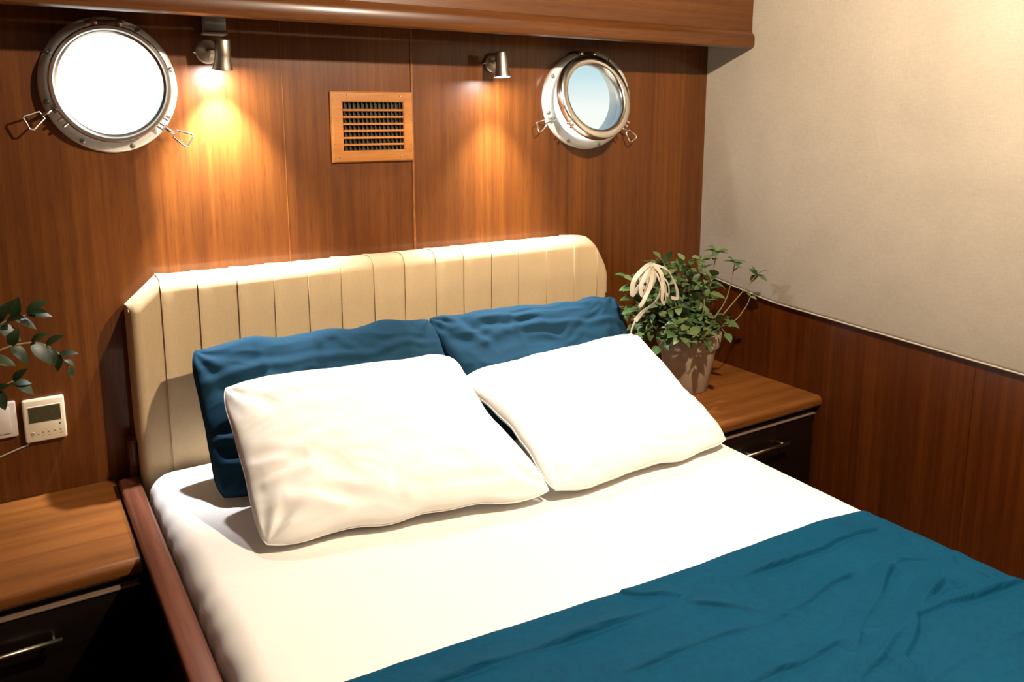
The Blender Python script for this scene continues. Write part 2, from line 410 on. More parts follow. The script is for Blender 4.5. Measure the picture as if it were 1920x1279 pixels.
def porthole(idx, nm, theta):
    cx, cz, rx, rz = PORT[idx]; bx, bz = BORE[idx]; sx = rx/rz
    root = thing(nm, (cx, 0, cz), kind='structure')
    # flange: toroid-like dish
    V, F = [], []
    prof = [(bz-.004, .055), (bz-.004, -.012), (bz, -.014), (bz+.004, -.0155), (rz-.008, -.0125), (rz-.002, -.009), (rz, -.003), (rz, .0)]
    bsx = (bx)/(bz)
    n = 96
    for r, h in prof:
        t = (r-bz)/(rz-bz); t = max(0, min(1, t)); s = bsx*(1-t)+sx*t
        for k in range(n):
            a = 2*PI*k/n; V.append(Vector((cx+r*s*math.cos(a), h, cz+r*math.sin(a))))
    for i in range(len(prof)-1):
        for k in range(n):
            F.append((i*n+k, i*n+(k+1) % n, (i+1)*n+(k+1) % n, (i+1)*n+k))
    from_data('flange', V, F, SATIN, root)
    rs = (rz+bz)/2+.004; ss = (sx+bsx)/2
    for k in range(8):
        a = 2*PI*(k+.5)/8 - .12
        screw(root, (cx+rs*ss*math.cos(a), -.0125, cz+rs*math.sin(a)), 1.25)
    # opening frame: parts made around hinge axis then rotated
    hz = cz+bz+.014; hy = -.030
    fr_rx, fr_rz = (bx+.008, bz+.006) if idx == 1 else (.139, .139)
    fcx = cx if idx == 1 else 1.657
    fcz = hz-.006-fr_rz
    gr = .1165 if idx == 1 else .105
    rot = Matrix.Rotation(-theta, 3, 'X')   # bottom swings towards the room
    H = Vector((0, hy, hz))
    def T(v): return H + rot @ (Vector(v)-H)
    fy0 = hy-.004
    prof = [(gr, .012), (gr, -.004), (gr+.002, -.006), (gr+.007, -.0075), (fr_rz-.013, -.0085), (fr_rz-.010, -.013), (fr_rz-.003, -.013), (fr_rz, -.009), (fr_rz, .010), (fr_rz-.006, .014), (gr, .012)]
    if idx == 2:
        prof = [(gr, .016), (gr+.001, -.002), (gr+.006, -.010), (gr+.010, -.013), (fr_rz-.004, -.013), (fr_rz, -.009), (fr_rz, .014), (fr_rz-.006, .018), (gr, .016)]
    V, F = [], []
    fsx = fr_rx/fr_rz
    for r, h in prof:
        for k in range(n):
            a = 2*PI*k/n; V.append(T((fcx+r*fsx*math.cos(a), fy0+h, fcz+r*math.sin(a))))
    for i in range(len(prof)-1):
        for k in range(n):
            F.append((i*n+k, i*n+(k+1) % n, (i+1)*n+(k+1) % n, (i+1)*n+k))
    frm = from_data('hinged_frame', V, F, STEEL, root)
    me = frm.data; me.set_sharp_from_angle(angle=math.radians(50))
    gy = fy0+.010
    V = []; m = 48
    for y in (gy, gy+.004):
        for k in range(m):
            a = 2*PI*k/m; V.append(T((fcx+(gr+.001)*fsx*math.cos(a), y, fcz+(gr+.001)*math.sin(a))))
    F = [tuple(range(m))]
    from_data('glass_pane', V[:m], F, GLASS1 if idx == 1 else GLASS2, frm, smooth=False)
    # hinge: barrel plus two ears on the flange
    tube('hinge_pin', [(fcx-.034, hy, hz), (fcx+.034, hy, hz)], .0052, STEEL, root, 12)
    bm = bmesh.new()
    for s in (-1, 1):
        x = fcx+s*.026
        add_box(bm, (x-.006, hy-.008, hz-.010), (x+.006, 0, hz+.009), .003, 2)
    from_bm('hinge_bracket', bm, STEEL, root, angle=.6)
    bm = bmesh.new()
    vs_ = add_box(bm, (fcx-.018, hy-.008, hz-.016), (fcx+.018, hy+.004, hz+.004), .003, 2)
    for v in vs_: v.co = T(v.co)
    from_bm('hinge_knuckle', bm, STEEL, frm, angle=.6)
    # closing lugs on the frame
    bm = bmesh.new()
    for a in (math.radians(-38), math.radians(218)):
        for s in (-1, 1):
            c = Vector((fcx+(fr_rx+.004)*math.cos(a+s*.055), fy0, fcz+(fr_rz+.004)*math.sin(a+s*.055)))
            vs_ = add_box(bm, c-Vector((.009, .006, .003)), c+Vector((.009, .006, .003)), .0015, 1, Matrix.Rotation(-a, 3, 'Y'))
            for v in vs_: v.co = T(v.co)
    from_bm('closing_lug', bm, STEEL, frm, angle=.6)
    if idx == 1:
        latch(root, (cx-.122, -.022, cz-.055), math.radians(208), math.radians(212))
        latch(root, (cx+.108, -.026, cz-.098), math.radians(-35), math.radians(-28))
    else:
        latch(root, (cx-.156, -.016, cz-.062), math.radians(200), math.radians(205))
        latch(root, (cx+.128, -.018, cz-.088), math.radians(-30), math.radians(-50), .95)
    return root
porthole(1, 'window_1', 0.0)
porthole(2, 'window_2', math.radians(16))

# ------------------------------------------------------------------ ceiling downlights: one key, two added as fill
for i, (x, y, p) in enumerate(CEILING_AND_FILL_LAMPS):
    d = thing('ceiling_and_fill_downlight', (x, y, CEIL), ['round ceiling downlight above the middle of the bed', 'added unseen fill light near the left wall behind the viewer', 'added unseen fill light in the right rear of the cabin ceiling'][i], 'ceiling light', 'recessed cabin downlights')
    lathe('trim_ring', [(.040, .0), (.040, -.010), (.046, -.014), (.056, -.010), (.058, 0), (.040, 0)], (x, y, CEIL-.0005), (0, 0, 1), LAMPMETAL, d, 32)
    lathe('lens', [(.0001, -.004), (.038, -.004), (.0395, -.001)], (x, y, CEIL), (0, 0, 1), DOWNLED, d, 32)

# ------------------------------------------------------------------ headboard
HY = -.105
def HT(x):
    if x < .312: return 1.008 + (x-.238)/.074*.067
    if x > 1.618: return .950 + .125*(1-((x-1.618)/.0921)**1.7)
    return 1.075
seams = [.238, .312, .400, .495, .588, .679, .771, .866, .960, 1.059, 1.152, 1.248, 1.346, 1.452, 1.560, 1.655, 1.710]
hb = thing('headboard', (.974, -.05, .50), 'cream cloth headboard with vertical pleats and cut-off top corners', 'headboard')
RC = .034
for i in range(len(seams)-1):
    x0, x1 = seams[i], seams[i+1]; rows = []
    last = i == len(seams)-2; first = i == 0
    cols = [(0, -.006)] + [(t, .0042*(1-sm(.0, .40, t))) for t in (0.0, .015, .04, .08, .14, .22, .35, .5, .7, .85, .95, 1.0)] + [(1.0, -.006)]
    if i > 10: pass
    for t, off in cols:
        x = x0+(x1-x0)*t
        if t == 0 and not first: x -= .0012 if off > 0 else 0
        zt = HT(x); row = []
        ex = 0
        if first: ex = .022*(1-math.sqrt(max(0, 1-(1-min(1, t/.30))**2)))
        if last: ex = .024*(1-math.sqrt(max(0, 1-(1-min(1, (1-t)/.42))**2)))
        if first: off = min(off, .0015) if off > 0 else off
        path = [(HY+ex-.0+.0, .50, -1, 0), (HY+ex, .62, -1, 0), (HY+ex, .75, -1, 0), (HY+ex, .85, -1, 0), (HY+ex, zt-.10, -1, 0), (HY+ex, zt-.06, -1, 0)]
        for k in range(7):
            a = PI/2*k/6; path.append((HY+ex+RC-RC*math.cos(a), zt-RC+RC*math.sin(a), -math.cos(a), math.sin(a)))
        path += [(-.050, zt, 0, 1), (-.022, zt-.002, 0, 1), (-.014, zt-.008, 0, 1), (-.012, zt-.03, 1, 0)]
        for y, z, ny, nz in path:
            wob = .0012*noise.noise(Vector((x*9, z*7, i*3.1))) if ny < -.5 else 0
            o2 = off if y > -.013 and False else off
            o2 = o2*(.55 if nz > .3 else 1)
            row.append(Vector((x + .002*noise.noise(Vector((i*5.3, z*4, 0))) * (1 if 0 < i < 15 else 0), y+(o2+wob)*ny, z+o2*nz)))
        rows.append(row)
    V, F = grid_data(rows)
    o = from_data('upholstery_panel', V, [f[::-1] for f in F], HEADCLOTH, hb)
    o.data.set_sharp_from_angle(angle=math.radians(60))
# cloth side strips (end boxing) and inner core
def side_strip(x, s):
    rows = []
    for z in [.50+.5*k/10*(HT(x)-.5)/.5 for k in range(11)]:
        rows.append([Vector((x+s*.0, y, z)) for y in (HY+.022, -.07, -.04, -.012)])
    rows[-1] = [Vector((v.x, v.y, HT(x)-.004)) for v in rows[-1]]
    V, F = grid_data(rows); from_data('boxing_strip', V, F, HEADCLOTH, hb)
side_strip(.2385, -1); side_strip(1.7095, 1)
bm = bmesh.new()
pl = [(x, HT(x)-.009) for x in [.240, .26, .312, .5, .9, 1.3, 1.60, 1.62, 1.64, 1.66, 1.68, 1.70, 1.709]]
A = [bm.verts.new((x, HY+.026, z)) for x, z in pl] + [bm.verts.new((1.709, HY+.026, .50)), bm.verts.new((.240, HY+.026, .50))]
B = [bm.verts.new((v.co.x, -.002, v.co.z)) for v in A]
bm.faces.new(A); bm.faces.new(B)
for i in range(len(A)):
    j = (i+1) % len(A); bm.faces.new((A[i], A[j], B[j], B[i]))
from_bm('backing_board', bm, HEADCLOTH, hb)

# ------------------------------------------------------------------ bed frame
bf = thing('bed_frame', (.92, -1.1, 0), 'dark red-brown wooden bed base with a raised side rail', 'bed frame')
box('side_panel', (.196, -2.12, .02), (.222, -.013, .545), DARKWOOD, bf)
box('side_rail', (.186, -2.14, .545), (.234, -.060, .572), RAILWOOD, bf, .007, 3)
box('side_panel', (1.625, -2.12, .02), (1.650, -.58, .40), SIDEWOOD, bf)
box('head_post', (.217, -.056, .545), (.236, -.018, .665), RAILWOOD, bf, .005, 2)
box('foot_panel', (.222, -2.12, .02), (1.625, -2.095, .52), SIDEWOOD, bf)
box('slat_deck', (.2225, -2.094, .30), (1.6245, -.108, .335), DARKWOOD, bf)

# ------------------------------------------------------------------ mattress
MT = .600
mt = thing('mattress', (.92, -1.09, .34), 'thick mattress under a plain white fitted sheet', 'mattress')
def xr(y): return 1.648 + .045*(y+.11)/1.0*1.0 if y > -1.2 else 1.645 - .049 - .01*(-1.2-y)
def mattress_section(y, inset, zi):
    # closed-ish profile: left bottom -> top -> right bottom
    xl = .243+inset; x2 = xr(y)-inset; r = .055; P = []
    zt = MT-zi
    P += [(xl+.012, .345), (xl+.004, .40), (xl, .46), (xl-.001, zt-r-.02)]
    for k in range(9):
        a = PI/2*k/8; P.append((xl+r-r*math.cos(a), zt-r+r*math.sin(a)))
    m = 40
    for k in range(1, m): P.append((xl+r+(x2-xl-2*r)*k/m, zt))
    for k in range(9):
        a = PI/2*k/8; P.append((x2-r+r*math.sin(a), zt-r+r*math.cos(a)))
    P += [(x2+.001, zt-r-.02), (x2, .46), (x2-.004, .40), (x2-.012, .345)]
    return P
rows = []
yend0, yend1 = -.112, -2.06
yl = []
for k in range(8):
    a = PI/2*k/7; yl.append((yend0-.05*(1-math.cos(a)), .05*(1-math.sin(a))))
ym = 150
core = [yl[-1][0] + (yend1+.05-yl[-1][0])*k/ym for k in range(1, ym)]
prof_y = yl + [(y, 0) for y in core] + [(yend1+.05*(1-math.cos(PI/2*(1-k/7.)))*0 + .05 - .05*math.sin(PI/2*k/7), .05*(1-math.cos(PI/2*k/7))) for k in range(8)]
for y, dz in prof_y:
    P = mattress_section(y, dz*.75, dz); row = []
    for i, (x, z) in enumerate(P):
        side = 1 if i < 12 else 0
        nz = 0
        if z > MT-.004: nz = .0025*fbm((x*4, y*4, 2), 3)
        nx = 0
        if i < 13:   # fitted-sheet puckers on the left flank
            f = sm(13, 5, i) if i > 5 else 1
            nx = f*.55*(.0035*math.sin(y*62+5*noise.noise(Vector((y*5, z*6, 0)))+z*20)+.004*noise.noise(Vector((y*22, z*9, 3))))
        if i > len(P)-14: nx = .002*noise.noise(Vector((y*20, z*9, 8)))
        row.append(Vector((x+nx, y, z+nz)))
    rows.append(row)
V, F = grid_data(rows)
n_ = len(rows[0]); F.append(tuple(range(n_))); F.append(tuple(range(len(V)-n_, len(V)))[::-1])
body = from_data('fitted_sheet', V, F, SHEET, mt)
body.data.set_sharp_from_angle(angle=math.radians(70))

# ------------------------------------------------------------------ blanket
def seg_d(p, a, b):
    ax, ay = a; bx, by = b; px, py = p; dx, dy = bx-ax, by-ay; L = dx*dx+dy*dy
    t = max(0, min(1, ((px-ax)*dx+(py-ay)*dy)/L)); cx_, cy_ = ax+t*dx, ay+t*dy
    s = (dx*(py-ay)-dy*(px-ax))/math.sqrt(L)
    return math.hypot(px-cx_, py-cy_), s, t
CRE = [  # polyline, height, width
    ([(.20, -1.172), (.493, -1.184), (.738, -1.209), (.919, -1.228)], .0060, .011),
    ([(.919, -1.228), (1.133, -1.238), (1.391, -1.255), (1.56, -1.262)], .0060, .011),
    ([(.90, -1.155), (.96, -1.20), (.98, -1.226), (.91, -1.240), (.85, -1.236)], .005, .009),
    ([(.20, -1.30), (.741, -1.322), (.895, -1.339), (1.08, -1.358), (1.20, -1.35), (1.30, -1.345)], .0045, .010),
    ([(.5, -1.44), (.924, -1.453), (1.088, -1.462), (1.198, -1.475), (1.359, -1.490), (1.55, -1.527)], .0055, .010),
    ([(1.13, -1.478), (1.19, -1.45), (1.246, -1.430), (1.32, -1.40), (1.385, -1.375)], .0075, .010),
    ([(1.0, -1.57), (1.057, -1.538), (1.183, -1.505), (1.295, -1.487)], .0075, .010),
    ([(1.547, -1.403), (1.512, -1.434), (1.518, -1.482)], .006, .009),
    ([(1.10, -1.66), (1.165, -1.533), (1.253, -1.506), (1.358, -1.462), (1.43, -1.44)], .0065, .009),
    ([(1.385, -1.375), (1.43, -1.36), (1.478, -1.39), (1.45, -1.43), (1.432, -1.469)], .006, .009),
    ([(.2, -1.56), (.9, -1.585), (1.3, -1.60), (1.6, -1.62)], .005, .012),
    ([(.97, -1.24), (1.04, -1.30), (1.09, -1.355)], .003, .010),
    ([(1.40, -1.26), (1.42, -1.32), (1.40, -1.37)], .004, .010),
    ([(1.46, -1.215), (1.50, -1.25), (1.53, -1.30), (1.50, -1.35)], .0045, .010),
]
def blanket_h(x, y):
    hc = 0
    h = .004*fbm((x*3.2, y*5.5, 5), 3) + .0016*fbm((x*16, y*16, 2), 2)
    wx = x+.012*noise.noise(Vector((x*12, y*12, 1))); wy = y+.010*noise.noise(Vector((x*10, y*14, 7)))
    for pl_, hh, ww in CRE:
        best = (9, 0, 0)
        for a, b in zip(pl_[:-1], pl_[1:]):
            r = seg_d((wx, wy), a, b)
            if r[0] < best[0]: best = r
        d, s, t = best
        if d < ww*4:
            sg = d if s > 0 else -d
            amp = hh*(.6+.9*noise.noise(Vector((wx*9, wy*9, hh*900))))
            fall = math.exp(-sg/(ww*2.2)) if sg > 0 else math.exp(-(sg/.0022)**2) - .12*math.exp(-((sg+.008)/.006)**2)
            hv = 2.2*amp*fall*sm(ww*4, ww*2.5, d)
            hc = hv if abs(hv) > abs(hc) else hc
    return h+hc
def edge_y(x):
    pts = [(.17, -1.100), (.391, -1.117), (.516, -1.123), (.713, -1.139), (.919, -1.156), (1.066, -1.166), (1.287, -1.172), (1.431, -1.179), (1.552, -1.200), (1.66, -1.215)]
    for (a, ya), (b, yb) in zip(pts[:-1], pts[1:]):
        if x <= b: return ya+(yb-ya)*max(0, (x-a)/(b-a))
    return pts[-1][1]
# cross-bed path: hang on left, over the top, hang on right
xlm, r_ = .243, .058
path = []
for z in (.46, .48, .50, .52): path.append((xlm-.006, z))
for k in range(9):
    a = PI/2*k/8; path.append((xlm+r_-(r_+.007)*math.cos(a), MT-r_+(r_+.007)*math.sin(a)))
x2m = 1.595
nx_ = 300
for k in range(1, nx_): path.append((xlm+r_+(x2m-xlm-2*r_)*k/nx_, MT+.007))
for k in range(9):
    a = PI/2*k/8; path.append((x2m-r_+(r_+.007)*math.sin(a), MT-r_+(r_+.007)*math.cos(a)))
for z in (.52, .50, .47, .44, .41, .38): path.append((x2m+.009, z))
rows = []
NJ = 290
for j in range(-4, NJ+1):
    row = []
    for i, (x, z) in enumerate(path):
        ey = edge_y(x); t = max(0, j)/NJ; y = ey + (-2.055-ey)*(t**1.25)
        top = z > MT+.004
        h = blanket_h(x, y)
        hem = .0035*math.exp(-((ey-y)/.012)**2)
        if j < 0:   # rolled fold at the head edge
            a = PI*(-j)/4
            y = ey + .0045*math.sin(a); hh = .0045*(math.cos(a)-1)
            h = blanket_h(x, ey)*.6 + .0035 + hh
            if top: row.append(Vector((x, y, max(z+h, MT+.0015))))
            else:
                s = -1 if x < 1 else 1
                row.append(Vector((x+s*(.002+hh*.3), y, z+h*.3)))
            continue
        if top: row.append(Vector((x, y, max(z+h+hem, MT+.003))))
        else:
            s = -1 if x < 1 else 1
            row.append(Vector((x+s*(.002+max(-.001, h*.7)+.002*noise.noise(Vector((y*14, z*4, 2)))), y, z+max(0, h)*.5)))
    rows.append(row)
V, F = grid_data(rows)
bl = from_data('top_sheet', V, F, BLUE, None, base=(.92, -1.6, .607))
tag(bl, 'creased teal blue flat sheet spread over the foot half of the bed', 'sheet')

# ------------------------------------------------------------------ pillows
def pillow(name, TL, TR, BR, BL, T, mat, seed, bowL=0, bowR=0, botw=0, *, creases=(), wr=.006, bow=.016, backT=.75, label='', group='', pinch=None, rough=1.0, topwave=0):
    TL, TR, BR, BL = map(Vector, (TL, TR, BR, BL))
    N, M = 110, 84
    nrm = ((TR-TL).cross(BL-TL)).normalized()
    if nrm.y > 0: nrm = -nrm
    ux = ((TR-TL)+(BR-BL)).normalized(); vy = ((BL-TL)+(BR-TR)).normalized()
    def P(u, v, side):
        U = 2*u-1; W = 2*v-1
        uu = .5+.5*U*(1-.055*abs(W)**7); vv = .5+.5*W*(1-.075*abs(U)**7)
        p = (TL*(1-uu)+TR*uu)*(1-vv)+(BL*(1-uu)+BR*uu)*vv
        # concave edges between corners
        su = math.sin(PI*u); sv = math.sin(PI*v)
        p += vy*(bow*su**.8*(1-2*v)*abs(1-2*v)); p += ux*(bow*sv**.8*(1-2*u)*abs(1-2*u))
        p += ux*(bowL*sv**1.3*(1-u)**2 - bowR*sv**1.3*u**2)
        a = 1-abs(2*u-1)**3.4; b = 1-abs(2*v-1)**3.4
        th = T*(max(0, a)*max(0, b))**.42
        ed = min(1, (max(0, a)*max(0, b))**.5*2.2)
        q = Vector((u*((TR-TL).length), v*((BL-TL).length), seed))
        if side > 0:
            # wrinkles: ridged noise radiating from corners + fine
            h = 0
            n1 = noise.noise(Vector((q.x*5+seed, q.y*9, seed))); n2 = noise.noise(Vector((q.x*10+2*n1, q.y*22+seed, 3)))
            h += wr*(n1*.9 + (1-abs(n2)*2.2)*.35*rough)
            for cu, cv in ((0, 0), (1, 0), (0, 1), (1, 1)):
                dx, dy = (u-cu)*(TR-TL).length, (v-cv)*(BL-TL).length; dd = math.hypot(dx, dy); an = math.atan2(dy, dx)
                if dd < .22: h += wr*.7*math.exp(-(dd/.10)**2)*math.sin(an*11+seed+dd*18)
            for (c0, c1, hh, ww) in creases:
                d, s, t = seg_d((q.x+.01*noise.noise(q*9), q.y+.008*noise.noise(q*7+Vector((5, 0, 0)))), (c0[0]*(TR-TL).length, c0[1]*(BL-TL).length), (c1[0]*(TR-TL).length, c1[1]*(BL-TL).length))
                fade = sm(0, .12, t)*sm(1, .88, t)*.8+.2
                if d < ww*5:
                    sg = d if s > 0 else -d
                    h += hh*fade*(math.exp(-(d/ww)**2) - .6*math.exp(-((sg+ww*1.4)/ww)**2))
            return p + nrm*(th+h*ed)
        return p - nrm*th*backT
    V = []; F = []
    def edgew(u, v):
        q = Vector((u*6+seed, v*6, seed*2)); return nrm*(.008*noise.noise(q)) + (vy*(topwave*noise.noise(Vector((u*7+seed, 0, 9))))*(1-v) if topwave else Vector((0, 0, 0))) + vy*(botw*v*v*v*(noise.noise(Vector((u*6+seed, 1.5, 4)))*1.6))
    idx = {}
    # non uniform sampling denser at borders
    fu = [0.5-0.5*math.cos(PI*i/N)*(.55)-.0 - .0 for i in range(N+1)]
    fu = [.45*i/N + .55*(.5-.5*math.cos(PI*i/N)) for i in range(N+1)]; fv = [.45*i/M + .55*(.5-.5*math.cos(PI*i/M)) for i in range(M+1)]
    for j in range(M+1):
        for i in range(N+1):
            idx[(i, j, 1)] = len(V); V.append(P(fu[i], fv[j], 1)+edgew(fu[i], fv[j]))
            if i in (0, N) or j in (0, M): idx[(i, j, -1)] = idx[(i, j, 1)]
            else: idx[(i, j, -1)] = len(V); V.append(P(fu[i], fv[j], -1)+edgew(fu[i], fv[j]))
    for j in range(M):
        for i in range(N):
            for s in (1, -1):
                f = (idx[(i, j, s)], idx[(i, j+1, s)], idx[(i+1, j+1, s)], idx[(i+1, j, s)])
                F.append(f if s > 0 else f[::-1])
    for k in range(len(V)):   # settle on the mattress
        if V[k].z < MT+.006: V[k] = Vector((V[k].x, V[k].y, MT+.006+(V[k].z-MT-.006)*.03))
    o = from_data(name, V, F, mat, None, base=((BL+BR)/2))
    # piped seam round the border is a part of its own
    seam = []
    per = [(fu[i], 0) for i in range(0, N, 2)] + [(1, fv[j]) for j in range(0, M, 2)] + [(fu[i], 1) for i in range(N, 0, -2)] + [(0, fv[j]) for j in range(M, 0, -2)]
    pts = []
    for u, v in per:
        p = P(u, v, -1)+edgew(u, v)
        if p.z < MT+.006: p.z = MT+.006
        pts.append(p)
    o2 = tube('seam', pts, .0016, mat, o, 6, closed=True)
    tag(o, label, 'pillow', group)
    return o
G1 = 'blue pillows standing against the headboard'; G2 = 'white pillows lying against the blue ones'
pillow('pillow', (.345, -.195, .925), (1.000, -.190, .913), (1.02, -.42, .600), (.352, -.395, .600), .062, BLUEP, 3.1, creases=[((.02, .25), (.98, .22), .006, .012), ((.22, .0), (.25, .6), .004, .010), ((.45, .05), (.40, .35), .010, .022), ((.5, .02), (.62, .22), .006, .016), ((.85, .0), (.80, .4), .006, .018), ((.02, .62), (.14, .70), .008, .012), ((.02, .8), (.16, .84), .007, .012)],
       wr=.008, bow=.008, backT=.6, label='left dark blue pillow standing against the headboard', group=G1, rough=1.5, topwave=.02)
pillow('pillow', (.980, -.172, .905), (1.675, -.185, .892), (1.635, -.375, .600), (1.035, -.46, .600), .060, BLUEP, 8.4, creases=[((.02, .20), (.95, .30), .005, .012), ((.05, .0), (.18, .35), .010, .018), ((.18, .10), (.5, .16), .006, .012), ((.33, .0), (.36, .6), .004, .010), ((.70, .04), (.85, .10), .006, .014), ((.2, .28), (.5, .22), .006, .014)],
       wr=.008, bow=.008, backT=.6, label='right dark blue pillow standing against the headboard next to the potted plant', group=G1, rough=1.5, topwave=.02)
pillow('pillow', (.378, -.345, .865), (.985, -.335, .842), (1.010, -.805, .622), (.372, -.665, .618), .058, PILLOWWHITE, 5.7, 0, .022, .008, creases=[((.02, .62), (.30, .50), .006, .016), ((.03, .70), (.22, .66), .006, .014), ((.08, .80), (.30, .93), .006, .018), ((.45, .95), (.60, .72), .005, .02), ((.60, .80), (.80, .86), .004, .016), ((.72, .72), (.9, .95), .004, .018), ((.02, .18), (.5, .12), .003, .02), ((.15, .3), (.6, .26), .003, .018)],
       wr=.009, bow=.010, backT=.72, label='left white pillow lying tilted against the left blue pillow', group=G2)
pillow('pillow', (.968, -.375, .790), (1.622, -.335, .808), (1.572, -.800, .618), (.990, -.815, .622), .050, PILLOWWHITE, 9.9, .026, 0, .006, creases=[((.15, .2), (.35, .8), .005, .024), ((.55, .82), (.85, .88), .005, .016), ((.4, .7), (.7, .9), .004, .018), ((.2, .9), (.45, .82), .004, .016)],
       wr=.008, bow=.010, backT=.72, label='right white pillow lying tilted in front of the right blue pillow', group=G2)

# ------------------------------------------------------------------ nightstands
def top_slab(name, x0, x1, y0, y1, z, th, mat, parent):
    bm = bmesh.new(); r = .016
    pr = [(y0, z-th), (y0, z)] + [(y1+r-r*math.sin(PI/2*k/6), z-r+r*math.cos(PI/2*k/6)) for k in range(7)] + [(y1+.001, z-th+.008), (y1+.008, z-th)]
    A = [bm.verts.new((x0, y, zz)) for y, zz in pr]; B = [bm.verts.new((x1, y, zz)) for y, zz in pr]
    bm.faces.new(A); bm.faces.new(B)
    for i in range(len(A)):
        j = (i+1) % len(A); bm.faces.new((A[i], A[j], B[j], B[i]))
    return from_bm(name, bm, mat, parent, angle=math.radians(30))
def handle(xa, xb, y, z, parent, posts):
    h = tube('handle', [(xa, y-.030, z), (xb, y-.030, z)], .0052, HANDLE, parent, 12)
    for px in posts: tube('handle_post', [(px, y+.0, z), (px, y-.030, z)], .0038, HANDLE, h, 10)
ns = thing('nightstand', (-.2, -.22, 0), 'mahogany nightstand with dark drawer front left of the bed', 'nightstand', 'built-in nightstands either side of the bed')
top_slab('nightstand_top', -.62, .184, -.002, -.451, .550, .036, TOPWOOD, ns)
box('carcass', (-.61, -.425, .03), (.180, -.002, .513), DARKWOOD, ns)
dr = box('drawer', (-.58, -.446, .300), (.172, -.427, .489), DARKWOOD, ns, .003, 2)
box('drawer_lit_edge', (-.585, -.449, .4915), (.176, -.427, .4962), LITEDGE, ns, .001, 1)  # lit edge of the drawer front, put in as a pale strip
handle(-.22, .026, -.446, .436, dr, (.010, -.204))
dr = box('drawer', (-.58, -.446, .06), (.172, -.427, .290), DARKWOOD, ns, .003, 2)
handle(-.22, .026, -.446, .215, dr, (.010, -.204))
ns = thing('nightstand', (1.95, -.28, 0), 'mahogany nightstand under the clay pot right of the bed', 'nightstand', 'built-in nightstands either side of the bed')
top_slab('nightstand_top', 1.714, XR-.001, -.002, -.567, .550, .036, TOPWOOD, ns)
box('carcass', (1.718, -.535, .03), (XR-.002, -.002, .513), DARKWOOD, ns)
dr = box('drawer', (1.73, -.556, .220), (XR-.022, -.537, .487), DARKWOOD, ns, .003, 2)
box('drawer_lit_edge', (1.722, -.559, .4895), (XR-.016, -.537, .4940), LITEDGE, ns, .001, 1)
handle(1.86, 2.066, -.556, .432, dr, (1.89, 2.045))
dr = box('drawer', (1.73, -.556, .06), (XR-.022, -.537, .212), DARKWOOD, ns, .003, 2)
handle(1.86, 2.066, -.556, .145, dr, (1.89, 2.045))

# ------------------------------------------------------------------ vent
vt = thing('air_vent', (.918, 0, 1.435), 'square light brown wooden air vent grille on the back wall', 'vent')
vx0, vx1, vz0, vz1 = .795, 1.039, 1.337, 1.532; ox0, ox1, oz0, oz1 = .826, 1.008, 1.369, 1.503
bm = bmesh.new()
def ringrect(y, a): return [bm.verts.new(p) for p in a]
loops = [[(vx0, 0, vz0), (vx1, 0, vz0), (vx1, 0, vz1), (vx0, 0, vz1)]]
def inset(lo, d, y): return [(lo[0]+d, y, lo[2]+d), (lo[1]-d, y, lo[2]+d), (lo[1]-d, y, lo[3]-d), (lo[0]+d, y, lo[3]-d)]
L = (vx0, vx1, vz0, vz1); O = (ox0, ox1, oz0, oz1)
loops += [inset(L, 0, -.010), inset(L, .003, -.0145), inset(L, .018, -.0165), inset(O, -.003, -.0165), inset(O, 0, -.014), inset(O, 0, -.001)]
vl = [[bm.verts.new(p) for p in lp] for lp in loops]
for a, b in zip(vl[:-1], vl[1:]):
    for k in range(4):
        j = (k+1) % 4; bm.faces.new((a[k], a[j], b[j], b[k]))
from_bm('vent_frame', bm, VENTWOOD, vt, angle=math.radians(20))
box('vent_shade_sheet', (ox0-.002, -.0012, oz0-.002), (ox1+.002, -.0004, oz1+.002), BLACK, vt)  # black sheet put in for the shade inside the vent opening
ns_ = 7; slat = None; pitch = (oz1-oz0)/(ns_)
for k in range(ns_-1+1):
    z = oz0+.5*pitch*0+pitch*(k+.0)+pitch*.5-.0045
    bm = bmesh.new(); zz = oz0+pitch*(k+1)-.006
    if k == ns_-1: continue
    add_box(bm, (ox0-.001, -.0155, zz), (ox1+.001, -.0105, zz+.0062), .0012, 1)
    from_bm('slat', bm, VENTWOOD, vt, angle=.5)
for k in range(14):
    x = ox0+.008+(ox1-ox0-.016)*k/13
    box('fin', (x-.0016, -.0098, oz0+.001), (x+.0016, -.0015, oz1-.001), STEELDARK if k % 3 == 7 else LCD, vt)
for sx_, sz_ in ((vx0+.045, vz1-.010), (vx1-.040, vz1-.012), (vx1-.040, vz0+.013), (vx0+.018, vz0+.014)):
    o = screw(vt, (sx_, -.0150, sz_), .62)

